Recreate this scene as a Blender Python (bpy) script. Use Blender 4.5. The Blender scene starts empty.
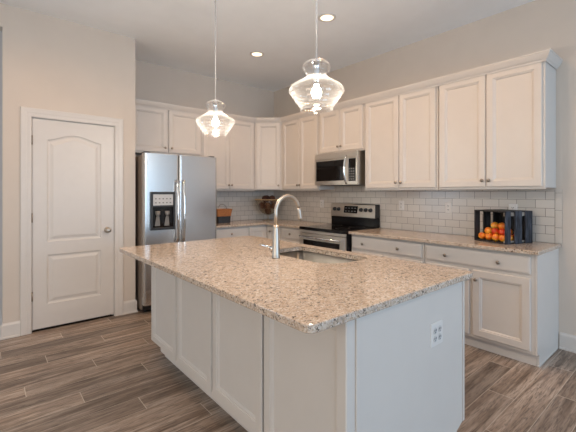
import bpy, bmesh, math, random
from mathutils import Vector, Matrix
R = math.radians
PI = math.pi
sc = bpy.context.scene
C = sc.collection

# ------------------------------------------------------------------ camera
cam_data = bpy.data.cameras.new('camera')
cam_data.sensor_width = 36.0
cam_data.lens = 36.0 * 358.9 / 576.0
cam_data.shift_y = -23.16 / 576.0
cam_data.clip_start = 0.05
cam = bpy.data.objects.new('camera', cam_data)
cam.location = (-3.843, -4.93, 1.358)
cam.rotation_euler = (R(90), 0, R(-40.18))
C.objects.link(cam)
sc.camera = cam

# ------------------------------------------------------------------ world, lights, exposure
world = bpy.data.worlds.new('sky')
sc.world = world
world.use_nodes = True
world.node_tree.nodes['Background'].inputs[0].default_value = (0.75, 0.87, 1.0, 1)
world.node_tree.nodes['Background'].inputs[1].default_value = 1.0

sc.view_settings.view_transform = 'Standard'
sc.view_settings.look = 'None'
sc.view_settings.gamma = 1.0
sc.view_settings.use_curve_mapping = False
sc.view_settings.exposure = 0.06


def area(name, loc, rot, sx, sy, power, col):
    d = bpy.data.lights.new(name, 'AREA')
    d.shape = 'RECTANGLE'
    d.size, d.size_y, d.energy, d.color = sx, sy, power, col
    o = bpy.data.objects.new(name, d)
    o.location = loc
    o.rotation_euler = rot
    C.objects.link(o)
    return o


DAY = (0.48, 0.73, 1.0)
WARM = (1.0, 0.74, 0.50)
CAN = (1.0, 0.58, 0.29)
# daylight at the windows of the room (rear wall behind the camera, hall), plus an added warm fill at left
area('daylight_rear', (-1.5, -8.90, 1.45), (R(90), 0, 0), 2.6, 2.0, 84, DAY)
area('daylight_rear_wide', (-4.9, -8.90, 1.45), (R(90), 0, 0), 2.6, 2.0, 50, DAY)
area('fill_left', (-7.40, -4.6, 1.5), (R(90), 0, R(-90)), 2.6, 1.9, 70, (1.0, 0.86, 0.70))  # added warm fill, brightens faces turned to the left
area('daylight_hall', (-7.40, 1.0, 1.5), (R(90), 0, R(-90)), 1.9, 1.9, 32, DAY)
CAN_POWER = 44.0
BULB_STRENGTH = 560.0

# ------------------------------------------------------------------ materials


def new_mat(name):
    m = bpy.data.materials.new(name)
    m.use_nodes = True
    nt = m.node_tree
    nt.nodes.clear()
    out = nt.nodes.new('ShaderNodeOutputMaterial')
    return m, nt, out


def N(nt, typ, **kw):
    n = nt.nodes.new(typ)
    for k, v in kw.items():
        setattr(n, k, v)
    return n


def math_n(nt, op, a, b=None, c=None):
    n = nt.nodes.new('ShaderNodeMath')
    n.operation = op
    for i, v in enumerate((a, b, c)):
        if v is None:
            continue
        if isinstance(v, (int, float)):
            n.inputs[i].default_value = v
        else:
            nt.links.new(v, n.inputs[i])
    return n.outputs[0]


def mixc(nt, fac, a, b, blend='MIX'):
    n = nt.nodes.new('ShaderNodeMix')
    n.data_type = 'RGBA'
    n.blend_type = blend
    for sock, v in ((n.inputs[0], fac), (n.inputs[6], a), (n.inputs[7], b)):
        if isinstance(v, (int, float)):
            sock.default_value = v
        elif isinstance(v, tuple):
            sock.default_value = (*v[:3], 1)
        else:
            nt.links.new(v, sock)
    return n.outputs[2]


def ramp(nt, fac, stops):
    n = nt.nodes.new('ShaderNodeValToRGB')
    el = n.color_ramp.elements
    while len(el) < len(stops):
        el.new(0.5)
    for e, (p, c) in zip(el, stops):
        e.position = p
        e.color = (*c, 1) if isinstance(c, tuple) else (c, c, c, 1)
    nt.links.new(fac, n.inputs[0])
    return n.outputs[0]


def simple(name, col, rough=0.5, metal=0.0, noise=0.04, nscale=12, bump=0.0, bscale=150, spec=0.5, stretch=None):
    """painted / plain surface with a faint procedural mottling"""
    m, nt, out = new_mat(name)
    b = N(nt, 'ShaderNodeBsdfPrincipled')
    tc = N(nt, 'ShaderNodeTexCoord')
    vec = tc.outputs['Object']
    if stretch:
        mp = N(nt, 'ShaderNodeMapping')
        mp.inputs['Scale'].default_value = stretch
        nt.links.new(vec, mp.inputs[0])
        vec = mp.outputs[0]
    nz = N(nt, 'ShaderNodeTexNoise')
    nz.inputs['Scale'].default_value = nscale
    nz.inputs['Detail'].default_value = 3
    nt.links.new(vec, nz.inputs['Vector'])
    lo = tuple(max(0, c * (1 - noise)) for c in col)
    hi = tuple(min(1, c * (1 + noise)) for c in col)
    nt.links.new(ramp(nt, nz.outputs[0], [(0.3, lo), (0.7, hi)]), b.inputs['Base Color'])
    b.inputs['Roughness'].default_value = rough
    b.inputs['Metallic'].default_value = metal
    b.inputs['Specular IOR Level'].default_value = spec
    if bump:
        n2 = N(nt, 'ShaderNodeTexNoise')
        n2.inputs['Scale'].default_value = bscale
        nt.links.new(vec, n2.inputs['Vector'])
        bp = N(nt, 'ShaderNodeBump')
        bp.inputs['Strength'].default_value = bump
        bp.inputs['Distance'].default_value = 0.002
        nt.links.new(n2.outputs[0], bp.inputs['Height'])
        nt.links.new(bp.outputs[0], b.inputs['Normal'])
    nt.links.new(b.outputs[0], out.inputs[0])
    return m


def emis(name, col, strength):
    m, nt, out = new_mat(name)
    e = N(nt, 'ShaderNodeEmission')
    e.inputs[0].default_value = (*col, 1)
    e.inputs[1].default_value = strength
    nt.links.new(e.outputs[0], out.inputs[0])
    return m


def thin_glass(name, tint=(1, 1, 1), gain=1.0, rough=0.02, haze=0.0, power=4.0):
    """thin clear glass: lets light through, reflects at grazing angles, a little light scatters in its edges"""
    m, nt, out = new_mat(name)
    t = N(nt, 'ShaderNodeBsdfTransparent')
    t.inputs[0].default_value = (*tint, 1)
    g = N(nt, 'ShaderNodeBsdfGlossy')
    g.inputs['Roughness'].default_value = rough
    lw = N(nt, 'ShaderNodeLayerWeight')
    lw.inputs[0].default_value = 0.5
    p = math_n(nt, 'POWER', lw.outputs['Facing'], power)
    f = math_n(nt, 'MINIMUM', math_n(nt, 'MULTIPLY_ADD', p, 0.55 * gain, 0.035), 1.0)
    base = t.outputs[0]
    if haze:
        tl = N(nt, 'ShaderNodeBsdfTranslucent')
        tl.inputs[0].default_value = (0.95, 0.95, 0.95, 1)
        mh = N(nt, 'ShaderNodeMixShader')
        nt.links.new(math_n(nt, 'MINIMUM', math_n(nt, 'MULTIPLY_ADD', p, haze, 0.004), 1.0), mh.inputs[0])
        nt.links.new(t.outputs[0], mh.inputs[1])
        nt.links.new(tl.outputs[0], mh.inputs[2])
        base = mh.outputs[0]
    mx = N(nt, 'ShaderNodeMixShader')
    nt.links.new(f, mx.inputs[0])
    nt.links.new(base, mx.inputs[1])
    nt.links.new(g.outputs[0], mx.inputs[2])
    nt.links.new(mx.outputs[0], out.inputs[0])
    return m


def granite():
    m, nt, out = new_mat('granite')
    b = N(nt, 'ShaderNodeBsdfPrincipled')
    tc = N(nt, 'ShaderNodeTexCoord')
    v = tc.outputs['Object']

    def noise(scale, detail=2, dist=0.0, rough=0.5):
        n = N(nt, 'ShaderNodeTexNoise')
        n.inputs['Scale'].default_value = scale
        n.inputs['Detail'].default_value = detail
        n.inputs['Distortion'].default_value = dist
        n.inputs['Roughness'].default_value = rough
        nt.links.new(v, n.inputs['Vector'])
        return n.outputs[0]

    def vor(scale):
        n = N(nt, 'ShaderNodeTexVoronoi')
        n.inputs['Scale'].default_value = scale
        nt.links.new(v, n.inputs['Vector'])
        return n

    base = ramp(nt, noise(22, 4), [(0.3, (0.39, 0.30, 0.225)), (0.5, (0.51, 0.41, 0.32)), (0.7, (0.60, 0.52, 0.45))])
    vc = vor(150)
    sep = N(nt, 'ShaderNodeSeparateColor')
    nt.links.new(vc.outputs['Color'], sep.inputs[0])
    cell = ramp(nt, sep.outputs[0], [(0.0, (0.25, 0.18, 0.13)), (0.3, (0.48, 0.375, 0.29)), (0.65, (0.57, 0.475, 0.39)), (1.0, (0.70, 0.66, 0.60))])
    col = mixc(nt, 0.55, base, cell)
    grey = ramp(nt, noise(48, 3, 0.6), [(0.56, 0.0), (0.66, 1.0)])
    col = mixc(nt, math_n(nt, 'MULTIPLY', grey, 0.6), col, (0.30, 0.27, 0.25))
    dark = ramp(nt, noise(76, 3, 1.1), [(0.585, 0.0), (0.63, 1.0)])
    col = mixc(nt, math_n(nt, 'MULTIPLY', dark, 0.9), col, (0.055, 0.04, 0.032))
    lite = ramp(nt, noise(70, 2, 0.8), [(0.30, 1.0), (0.38, 0.0)])
    col = mixc(nt, math_n(nt, 'MULTIPLY', lite, 0.55), col, (0.80, 0.79, 0.76))
    nt.links.new(col, b.inputs['Base Color'])
    b.inputs['Roughness'].default_value = 0.12
    b.inputs['Specular IOR Level'].default_value = 0.5
    nt.links.new(b.outputs[0], out.inputs[0])
    return m


def planks():
    m, nt, out = new_mat('wood_planks')
    b = N(nt, 'ShaderNodeBsdfPrincipled')
    tc = N(nt, 'ShaderNodeTexCoord')
    s = N(nt, 'ShaderNodeSeparateXYZ')
    nt.links.new(tc.outputs['Object'], s.inputs[0])
    x, y = s.outputs[0], s.outputs[1]
    W, L = 0.162, 1.2
    yr = math_n(nt, 'DIVIDE', math_n(nt, 'ADD', y, 3.764 + W * 100), W)
    row = math_n(nt, 'FLOOR', yr)
    fy = math_n(nt, 'FRACT', yr)
    off = math_n(nt, 'MULTIPLY', math_n(nt, 'SUBTRACT', row, 107), 0.458)
    xr = math_n(nt, 'DIVIDE', math_n(nt, 'ADD', math_n(nt, 'SUBTRACT', x, off), 3.065 + L * 100), L)
    colm = math_n(nt, 'FLOOR', xr)
    fx = math_n(nt, 'FRACT', xr)
    cid = N(nt, 'ShaderNodeCombineXYZ')
    nt.links.new(row, cid.inputs[0])
    nt.links.new(colm, cid.inputs[1])
    wn = N(nt, 'ShaderNodeTexWhiteNoise')
    nt.links.new(cid.outputs[0], wn.inputs['Vector'])
    # grain coordinates, shifted per plank
    gv = N(nt, 'ShaderNodeCombineXYZ')
    nt.links.new(math_n(nt, 'ADD', math_n(nt, 'MULTIPLY', x, 1.0), math_n(nt, 'MULTIPLY', wn.outputs['Value'], 37.0)), gv.inputs[0])
    nt.links.new(math_n(nt, 'MULTIPLY', y, 14.0), gv.inputs[1])
    nt.links.new(math_n(nt, 'MULTIPLY', wn.outputs['Value'], 91.0), gv.inputs[2])

    def noise(scale, detail, dist):
        n = N(nt, 'ShaderNodeTexNoise')
        n.inputs['Scale'].default_value = scale
        n.inputs['Detail'].default_value = detail
        n.inputs['Distortion'].default_value = dist
        nt.links.new(gv.outputs[0], n.inputs['Vector'])
        return n.outputs[0]
    big = noise(1.7, 4, 0.8)
    col = ramp(nt, big, [(0.30, (0.13, 0.092, 0.068)), (0.45, (0.235, 0.178, 0.138)), (0.58, (0.33, 0.262, 0.212)), (0.72, (0.43, 0.355, 0.295))])
    fine = ramp(nt, noise(9.0, 4, 1.4), [(0.34, 0.34), (0.50, 1.0), (0.7, 1.18)])
    col = mixc(nt, 0.85, col, fine, 'MULTIPLY')
    tone = ramp(nt, wn.outputs['Value'], [(0.0, 0.62), (1.0, 1.22)])
    col = mixc(nt, 1.0, col, tone, 'MULTIPLY')
    # pale joints: thin along the plank, a little wider at the ends
    ey = math_n(nt, 'MULTIPLY', math_n(nt, 'MINIMUM', fy, math_n(nt, 'SUBTRACT', 1.0, fy)), W)
    ex = math_n(nt, 'MULTIPLY', math_n(nt, 'MINIMUM', fx, math_n(nt, 'SUBTRACT', 1.0, fx)), L)
    j = math_n(nt, 'MAXIMUM', math_n(nt, 'LESS_THAN', ey, 0.0016), math_n(nt, 'LESS_THAN', ex, 0.0025))
    col = mixc(nt, math_n(nt, 'MULTIPLY', j, 0.8), col, (0.55, 0.49, 0.42))
    nt.links.new(col, b.inputs['Base Color'])
    b.inputs['Roughness'].default_value = 0.40
    bp = N(nt, 'ShaderNodeBump')
    bp.inputs['Strength'].default_value = 0.25
    bp.inputs['Distance'].default_value = 0.002
    nt.links.new(math_n(nt, 'SUBTRACT', big, j), bp.inputs['Height'])
    nt.links.new(bp.outputs[0], b.inputs['Normal'])
    nt.links.new(b.outputs[0], out.inputs[0])
    return m


def tiles(name='subway_tile', bw=0.1524, rh=0.0765, vertical=False):
    m, nt, out = new_mat(name)
    b = N(nt, 'ShaderNodeBsdfPrincipled')
    tc = N(nt, 'ShaderNodeTexCoord')
    s = N(nt, 'ShaderNodeSeparateXYZ')
    nt.links.new(tc.outputs['Object'], s.inputs[0])
    cv = N(nt, 'ShaderNodeCombineXYZ')
    nt.links.new(s.outputs[0], cv.inputs[0])
    nt.links.new(s.outputs[2], cv.inputs[1])
    br = N(nt, 'ShaderNodeTexBrick')
    br.offset = 0.5
    br.inputs['Scale'].default_value = 1.0
    br.inputs['Brick Width'].default_value = bw
    br.inputs['Row Height'].default_value = rh
    br.inputs['Mortar Size'].default_value = 0.0022
    br.inputs['Mortar Smooth'].default_value = 0.15
    br.inputs['Color1'].default_value = (0.56, 0.515, 0.465, 1)
    br.inputs['Color2'].default_value = (0.62, 0.575, 0.525, 1)
    br.inputs['Mortar'].default_value = (0.27, 0.245, 0.22, 1)
    nt.links.new(cv.outputs[0], br.inputs['Vector'])
    nt.links.new(br.outputs['Color'], b.inputs['Base Color'])
    b.inputs['Roughness'].default_value = 0.18
    bp = N(nt, 'ShaderNodeBump')
    bp.invert = True
    bp.inputs['Strength'].default_value = 0.4
    bp.inputs['Distance'].default_value = 0.003
    nt.links.new(br.outputs['Fac'], bp.inputs['Height'])
    nt.links.new(bp.outputs[0], b.inputs['Normal'])
    nt.links.new(b.outputs[0], out.inputs[0])
    return m


def steel(name, col=(0.60, 0.60, 0.60), rough=0.24, stretch=(0.6, 0.6, 160), amt=0.045):
    """brushed metal"""
    m, nt, out = new_mat(name)
    b = N(nt, 'ShaderNodeBsdfPrincipled')
    b.inputs['Metallic'].default_value = 1.0
    b.inputs['Base Color'].default_value = (*col, 1)
    tc = N(nt, 'ShaderNodeTexCoord')
    mp = N(nt, 'ShaderNodeMapping')
    mp.inputs['Scale'].default_value = stretch
    nt.links.new(tc.outputs['Object'], mp.inputs[0])
    nz = N(nt, 'ShaderNodeTexNoise')
    nz.inputs['Scale'].default_value = 4
    nz.inputs['Detail'].default_value = 4
    nt.links.new(mp.outputs[0], nz.inputs['Vector'])
    r = N(nt, 'ShaderNodeMapRange')
    r.inputs['To Min'].default_value = rough - amt * 0.5
    r.inputs['To Max'].default_value = rough + amt
    nt.links.new(nz.outputs[0], r.inputs[0])
    nt.links.new(r.outputs[0], b.inputs['Roughness'])
    nt.links.new(b.outputs[0], out.inputs[0])
    return m


def fruit_mat(name, a, c, d):
    m, nt, out = new_mat(name)
    b = N(nt, 'ShaderNodeBsdfPrincipled')
    tc = N(nt, 'ShaderNodeTexCoord')
    nz = N(nt, 'ShaderNodeTexNoise')
    nz.inputs['Scale'].default_value = 11
    nz.inputs['Detail'].default_value = 2
    nt.links.new(tc.outputs['Object'], nz.inputs['Vector'])
    nt.links.new(ramp(nt, nz.outputs[0], [(0.36, a), (0.5, c), (0.64, d)]), b.inputs['Base Color'])
    b.inputs['Roughness'].default_value = 0.3
    nt.links.new(b.outputs[0], out.inputs[0])
    return m


def weathered(name, a, c):
    m, nt, out = new_mat(name)
    b = N(nt, 'ShaderNodeBsdfPrincipled')
    tc = N(nt, 'ShaderNodeTexCoord')
    mp = N(nt, 'ShaderNodeMapping')
    mp.inputs['Scale'].default_value = (40, 40, 7)
    nt.links.new(tc.outputs['Object'], mp.inputs[0])
    nz = N(nt, 'ShaderNodeTexNoise')
    nz.inputs['Scale'].default_value = 1.5
    nz.inputs['Detail'].default_value = 5
    nt.links.new(mp.outputs[0], nz.inputs['Vector'])
    nt.links.new(ramp(nt, nz.outputs[0], [(0.4, a), (0.7, c)]), b.inputs['Base Color'])
    b.inputs['Roughness'].default_value = 0.7
    nt.links.new(b.outputs[0], out.inputs[0])
    return m


def woven(name, a, c, scale=90):
    m, nt, out = new_mat(name)
    b = N(nt, 'ShaderNodeBsdfPrincipled')
    tc = N(nt, 'ShaderNodeTexCoord')
    ch = N(nt, 'ShaderNodeTexWave')
    ch.bands_direction = 'Z'
    ch.inputs['Scale'].default_value = scale * 0.3
    ch.inputs['Distortion'].default_value = 6
    ch.inputs['Detail'].default_value = 3
    nt.links.new(tc.outputs['Object'], ch.inputs['Vector'])
    nt.links.new(ramp(nt, ch.outputs[0], [(0.2, a), (0.8, c)]), b.inputs['Base Color'])
    bp = N(nt, 'ShaderNodeBump')
    bp.inputs['Distance'].default_value = 0.004
    nt.links.new(ch.outputs[0], bp.inputs['Height'])
    nt.links.new(bp.outputs[0], b.inputs['Normal'])
    b.inputs['Roughness'].default_value = 0.6
    nt.links.new(b.outputs[0], out.inputs[0])
    return m


M_WALL = simple('wall_paint', (0.60, 0.53, 0.465), 0.75, noise=0.015, nscale=5, bump=0.05, bscale=260)
M_CEIL = simple('ceiling_paint', (0.84, 0.87, 0.90), 0.85, noise=0.015, nscale=5)
M_TRIM = simple('trim_paint', (0.62, 0.585, 0.55), 0.4, noise=0.01)
M_CAB = simple('cabinet_paint', (0.61, 0.57, 0.53), 0.38, noise=0.012, nscale=8)
M_FLOOR = planks()
M_GRAN = granite()
M_TILE = tiles()
M_TILE_V = tiles('edge_tile', 0.4, 0.1524)
M_STEEL = steel('stainless_steel')
M_STEEL_W = steel('warm_stainless', (0.62, 0.58, 0.52), 0.3)
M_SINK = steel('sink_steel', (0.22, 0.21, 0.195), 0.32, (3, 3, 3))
M_NICKEL = steel('brushed_nickel', (0.52, 0.475, 0.42), 0.36, (3, 3, 3), 0.04)
M_CHROME = steel('chrome', (0.75, 0.75, 0.75), 0.10, (3, 3, 3), 0.02)
M_KNOB = steel('bronze_knob', (0.34, 0.29, 0.24), 0.28, (3, 3, 3), 0.05)
M_BLACK = simple('black_enamel', (0.008, 0.008, 0.009), 0.15, noise=0.1, spec=0.2)
M_BGLASS = simple('black_glass', (0.008, 0.007, 0.007), 0.05, noise=0.1, spec=0.3)
M_BPLAST = simple('black_plastic', (0.018, 0.018, 0.019), 0.4, noise=0.1)
M_DKGREY = simple('dark_grey_panel', (0.08, 0.078, 0.075), 0.35, noise=0.05)
M_GREYP = simple('grey_plastic', (0.48, 0.48, 0.48), 0.35, noise=0.03)
M_PADDLE = simple('paddle_grey', (0.20, 0.19, 0.18), 0.3, noise=0.05)
M_TAUPE = simple('fridge_side', (0.23, 0.19, 0.16), 0.4, noise=0.04)
M_GROUT = simple('grout', (0.25, 0.225, 0.20), 0.8)
M_PLATE = simple('outlet_plastic', (0.68, 0.65, 0.62), 0.35, noise=0.01)
M_SOCK = simple('socket_face', (0.52, 0.51, 0.50), 0.4)
M_SLOT = simple('outlet_slot', (0.03, 0.03, 0.03), 0.6)
M_MARK = simple('printed_marks', (0.22, 0.22, 0.22), 0.5)
M_GLASS = thin_glass('clear_glass', gain=1.0, rough=0.025, haze=0.07, power=2.2)
M_WGLASS = thin_glass('window_glass', (0.95, 0.98, 0.98))
M_BOWLG = thin_glass('bowl_glass', (0.97, 0.93, 0.86), gain=0.8, haze=0.16, power=2.5)
M_BULB = emis('bulb_glow', (1.0, 0.86, 0.70), BULB_STRENGTH)
M_LENS = emis('downlight_glow', (1.0, 0.80, 0.55), 2.6)
M_CORD = simple('clear_cord', (0.62, 0.60, 0.58), 0.25, noise=0.02)
M_CRATE = weathered('dark_stained_wood', (0.006, 0.006, 0.007), (0.035, 0.035, 0.040))
M_RAIL = weathered('pale_rail_wood', (0.16, 0.14, 0.12), (0.42, 0.38, 0.33))
M_CRATE_B = weathered('blue_black_wood', (0.005, 0.007, 0.013), (0.05, 0.06, 0.085))
M_WICKER = woven('wicker', (0.24, 0.075, 0.022), (0.62, 0.26, 0.09))
M_BASKET_B = simple('black_band', (0.016, 0.014, 0.014), 0.45, noise=0.3, nscale=30)
M_BALL = woven('brown_fibre', (0.018, 0.006, 0.004), (0.15, 0.05, 0.024), 150)
M_TANRIM = simple('amber_rim', (0.52, 0.37, 0.20), 0.25)
M_STEM = simple('fruit_stem', (0.10, 0.06, 0.03), 0.7)
M_APPLES = [fruit_mat('red_apple_skin', (0.50, 0.02, 0.008), (0.62, 0.07, 0.012), (0.80, 0.36, 0.04)),
            fruit_mat('orange_apple_skin', (0.66, 0.10, 0.012), (0.84, 0.32, 0.03), (0.88, 0.52, 0.07)),
            fruit_mat('yellow_apple_skin', (0.78, 0.22, 0.02), (0.85, 0.45, 0.05), (0.80, 0.55, 0.10))]

# ------------------------------------------------------------------ mesh helpers


class MB:
    def __init__(self):
        self.v = []
        self.f = []
        self.sm = []

    def add(self, vs, fs, smooth=False):
        o = len(self.v)
        self.v += [tuple(p) for p in vs]
        self.f += [tuple(i + o for i in q) for q in fs]
        self.sm += [smooth] * len(fs)
        return self

    def box(self, x0, x1, y0, y1, z0, z1):
        x0, x1 = min(x0, x1), max(x0, x1)
        y0, y1 = min(y0, y1), max(y0, y1)
        z0, z1 = min(z0, z1), max(z0, z1)
        vs = [(x0, y0, z0), (x1, y0, z0), (x1, y1, z0), (x0, y1, z0), (x0, y0, z1), (x1, y0, z1), (x1, y1, z1), (x0, y1, z1)]
        fs = [(0, 3, 2, 1), (4, 5, 6, 7), (0, 1, 5, 4), (1, 2, 6, 5), (2, 3, 7, 6), (3, 0, 4, 7)]
        return self.add(vs, fs)

    def rings(self, rings, cap0=True, cap1=True, smooth=False, closed=True):
        n = len(rings[0])
        vs = [p for r in rings for p in r]
        fs = []
        for i in range(len(rings) - 1):
            for j in range(n if closed else n - 1):
                k = (j + 1) % n
                fs.append((i * n + j, i * n + k, (i + 1) * n + k, (i + 1) * n + j))
        self.add(vs, fs, smooth)
        o = len(self.v) - len(vs)
        if cap0:
            self.f.append(tuple(o + j for j in reversed(range(n))))
            self.sm.append(False)
        if cap1:
            b = o + (len(rings) - 1) * n
            self.f.append(tuple(b + j for j in range(n)))
            self.sm.append(False)
        return self

    def tube(self, pts, rad, seg=12, smooth=True):
        pts = [Vector(p) for p in pts]
        rr = rad if isinstance(rad, (list, tuple)) else [rad] * len(pts)
        rings = []
        up = None
        for i, p in enumerate(pts):
            if i == 0:
                t = pts[1] - p
            elif i == len(pts) - 1:
                t = p - pts[-2]
            else:
                t = (pts[i + 1] - p).normalized() + (p - pts[i - 1]).normalized()
            t.normalize()
            if up is None:
                a = Vector((0, 0, 1)) if abs(t.z) < 0.9 else Vector((1, 0, 0))
                up = (a - t * a.dot(t)).normalized()
            else:
                up = (up - t * up.dot(t)).normalized()
            w = t.cross(up)
            rings.append([tuple(p + (up * math.cos(2 * PI * k / seg) + w * math.sin(2 * PI * k / seg)) * rr[i]) for k in range(seg)])
        return self.rings(rings, smooth=smooth)

    def lathe(self, prof, c=(0, 0, 0), seg=32, cap0=True, cap1=True, smooth=True, axis='z'):
        rings = []
        for r, h in prof:
            ring = []
            for k in range(seg):
                a = 2 * PI * k / seg
                u, w = r * math.cos(a), r * math.sin(a)
                if axis == 'z':
                    p = (c[0] + u, c[1] + w, c[2] + h)
                elif axis == 'y':      # h measured towards -y
                    p = (c[0] + u, c[1] - h, c[2] + w)
                else:                  # h measured towards -x
                    p = (c[0] - h, c[1] - u, c[2] + w)
                ring.append(p)
            rings.append(ring)
        return self.rings(rings, cap0, cap1, smooth)

    def sphere(self, c, r, seg=16, rn=10, sq=(1, 1, 1)):
        prof = []
        rings = []
        for i in range(rn + 1):
            a = PI * i / rn
            rr = max(0.002 * r, r * math.sin(a))
            rings.append([(c[0] + rr * math.cos(2 * PI * k / seg) * sq[0], c[1] + rr * math.sin(2 * PI * k / seg) * sq[1], c[2] - r * math.cos(a) * sq[2]) for k in range(seg)])
        return self.rings(rings, smooth=True)

    def build(self, name, mat, parent=None, bev=0.0, seg=2):
        me = bpy.data.meshes.new(name)
        me.from_pydata(self.v, [], self.f)
        me.polygons.foreach_set('use_smooth', self.sm)
        bm = bmesh.new()
        bm.from_mesh(me)
        bmesh.ops.recalc_face_normals(bm, faces=bm.faces)
        bm.to_mesh(me)
        bm.free()
        me.update()
        me.materials.append(mat)
        o = bpy.data.objects.new(name, me)
        C.objects.link(o)
        if parent is not None:
            o.parent = parent
        if bev:
            md = o.modifiers.new('bevel', 'BEVEL')
            md.width = bev
            md.segments = seg
            md.limit_method = 'ANGLE'
            md.angle_limit = R(40)
            md.use_clamp_overlap = True
        return o


def box(*a):
    return MB().box(*a)


def tag(o, label=None, cat=None, group=None, kind=None):
    if label:
        o['label'] = label
    if cat:
        o['category'] = cat
    if group:
        o['group'] = group
    if kind:
        o['kind'] = kind
    return o


def thing(name, label, cat, loc=(0, 0, 0), rz=0.0, group=None):
    o = bpy.data.objects.new(name, None)
    o.empty_display_size = 0.05
    o.location = loc
    o.rotation_euler = (0, 0, rz)
    C.objects.link(o)
    return tag(o, label, cat, group)


def struct(name, mb, mat, parent=None, bev=0.0, label=None):
    o = mb.build(name, mat, parent, bev)
    if parent is None:
        tag(o, label, None, None, 'structure')
    return o


def sweep(path, prof, closed_prof=True):
    """extrude a (distance, height) profile along a plan path with mitres; distance is to the path's right side"""
    P = [Vector(p) for p in path]
    nrm = []
    for a, b in zip(P, P[1:]):
        d = (b - a).normalized()
        nrm.append(Vector((d.y, -d.x)))
    rings = []
    for i, p in enumerate(P):
        if i == 0:
            m = nrm[0]
        elif i == len(P) - 1:
            m = nrm[-1]
        else:
            m = (nrm[i - 1] + nrm[i]) / (1 + nrm[i - 1].dot(nrm[i]))
        rings.append([(p.x + m.x * d, p.y + m.y * d, z) for d, z in prof])
    return MB().rings(rings)


def panel_door(x0, x1, z0, z1, yf, t=0.019, fr=0.055):
    """cabinet door: flat frame, stepped moulding, recessed panel; front towards -y at yf"""
    def ring(i, y):
        return [(x0 + i, y, z0 + i), (x1 - i, y, z0 + i), (x1 - i, y, z1 - i), (x0 + i, y, z1 - i)]
    rr = [ring(0, yf + t), ring(0, yf + 0.004), ring(0.004, yf), ring(fr, yf), ring(fr + 0.004, yf + 0.005), ring(fr + 0.011, yf + 0.005), ring(fr + 0.020, yf + 0.014)]
    return MB().rings(rr)


def slab_front(x0, x1, z0, z1, yf, t=0.019):
    def ring(i, y):
        return [(x0 + i, y, z0 + i), (x1 - i, y, z0 + i), (x1 - i, y, z1 - i), (x0 + i, y, z1 - i)]
    rr = [ring(0, yf + t), ring(0, yf + 0.006), ring(0.004, yf + 0.003), ring(0.012, yf + 0.002), ring(0.015, yf)]
    return MB().rings(rr)


def knob(parent, x, z, yf):
    mb = MB().lathe([(0.006, 0.0), (0.006, 0.010), (0.014, 0.016), (0.016, 0.021), (0.013, 0.026), (0.004, 0.029)], (x, yf, z), 14, axis='y')
    return mb.build('knob', M_KNOB, parent)


# ------------------------------------------------------------------ room shell
CEIL = 3.117
LX, RY = -7.5, -9.0           # left wall, rear wall
T = 0.12

struct('floor', box(LX - T, T, RY - T, 3.0, -0.1, 0), M_FLOOR)
struct('ceiling', box(LX - T, T, RY - T, 3.0, CEIL, CEIL + 0.1), M_CEIL)
struct('wall_right', box(0, T, RY - T, T, 0, CEIL), M_WALL)
struct('wall_back', box(-2.64, 0, 0, T, 0, CEIL), M_WALL)
struct('wall_alcove', box(-2.64, -2.53, -0.672, 0, 0, CEIL), M_WALL)
# pantry wall, with the door opening
DX0, DX1, DZ = -3.512, -2.738, 2.105
mb = MB()
mb.box(-3.718, DX0, -0.672, -0.552, 0, CEIL)
mb.box(DX1, -2.64, -0.672, -0.552, 0, CEIL)
mb.box(DX0, DX1, -0.672, -0.552, DZ, CEIL)
struct('wall_pantry', mb, M_WALL)
struct('wall_pantry_blocker', box(-3.60, -2.64, 0, T, 0, CEIL), M_WALL)  # unseen wall added to keep sky light from leaking under the door
struct('wall_pantry_side', box(-3.718, -3.60, -0.552, 3.0, 0, CEIL), M_WALL)
# hall beyond the pantry: header over the opening, far wall
mb = MB().box(LX, -3.718, -0.672, -0.552, 2.90, CEIL).box(LX, -6.2, -0.672, -0.552, 0, 2.90)
struct('wall_hall', mb, M_WALL)
struct('wall_hall_end', box(LX, -3.718, 2.88, 3.0, 0, CEIL), M_WALL)
# left wall with a window opening, rear wall with two window openings
mb = MB()
mb.box(LX - T, LX, RY - T, -6.0, 0, CEIL).box(LX - T, LX, -3.2, 0.0, 0, CEIL).box(LX - T, LX, 2.0, 3.0, 0, CEIL)
mb.box(LX - T, LX, 0.0, 2.0, 0, 0.5).box(LX - T, LX, 0.0, 2.0, 2.5, CEIL)
mb.box(LX - T, LX, -6.0, -3.2, 0, 0.5).box(LX - T, LX, -6.0, -3.2, 2.5, CEIL)
struct('wall_left', mb, M_WALL)
mb = MB()
mb.box(LX, -6.3, RY - T, RY, 0, CEIL).box(-3.5, -2.9, RY - T, RY, 0, CEIL).box(-0.1, 0, RY - T, RY, 0, CEIL)
for a, b in ((-6.3, -3.5), (-2.9, -0.1)):
    mb.box(a, b, RY - T, RY, 0, 0.4).box(a, b, RY - T, RY, 2.5, CEIL)
struct('wall_rear', mb, M_WALL)


def window(name, w, z0, z1, loc, rz):
    e = bpy.data.objects.new(name, None)
    e.location = loc
    e.rotation_euler = (0, 0, rz)
    C.objects.link(e)
    e['kind'] = 'structure'
    f = MB()
    t = 0.05
    f.box(0, w, 0.01, 0.08, z0, z0 + t).box(0, w, 0.01, 0.08, z1 - t, z1)
    for x in (0, w / 2 - t / 2, w - t):
        f.box(x, x + t, 0.01, 0.08, z0 + t, z1 - t)
    fo = f.build('window_frame', M_TRIM, e, 0.004)
    box(t, w - t, 0.05, 0.056, z0 + t, z1 - t).build('pane', M_WGLASS, fo)


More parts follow.
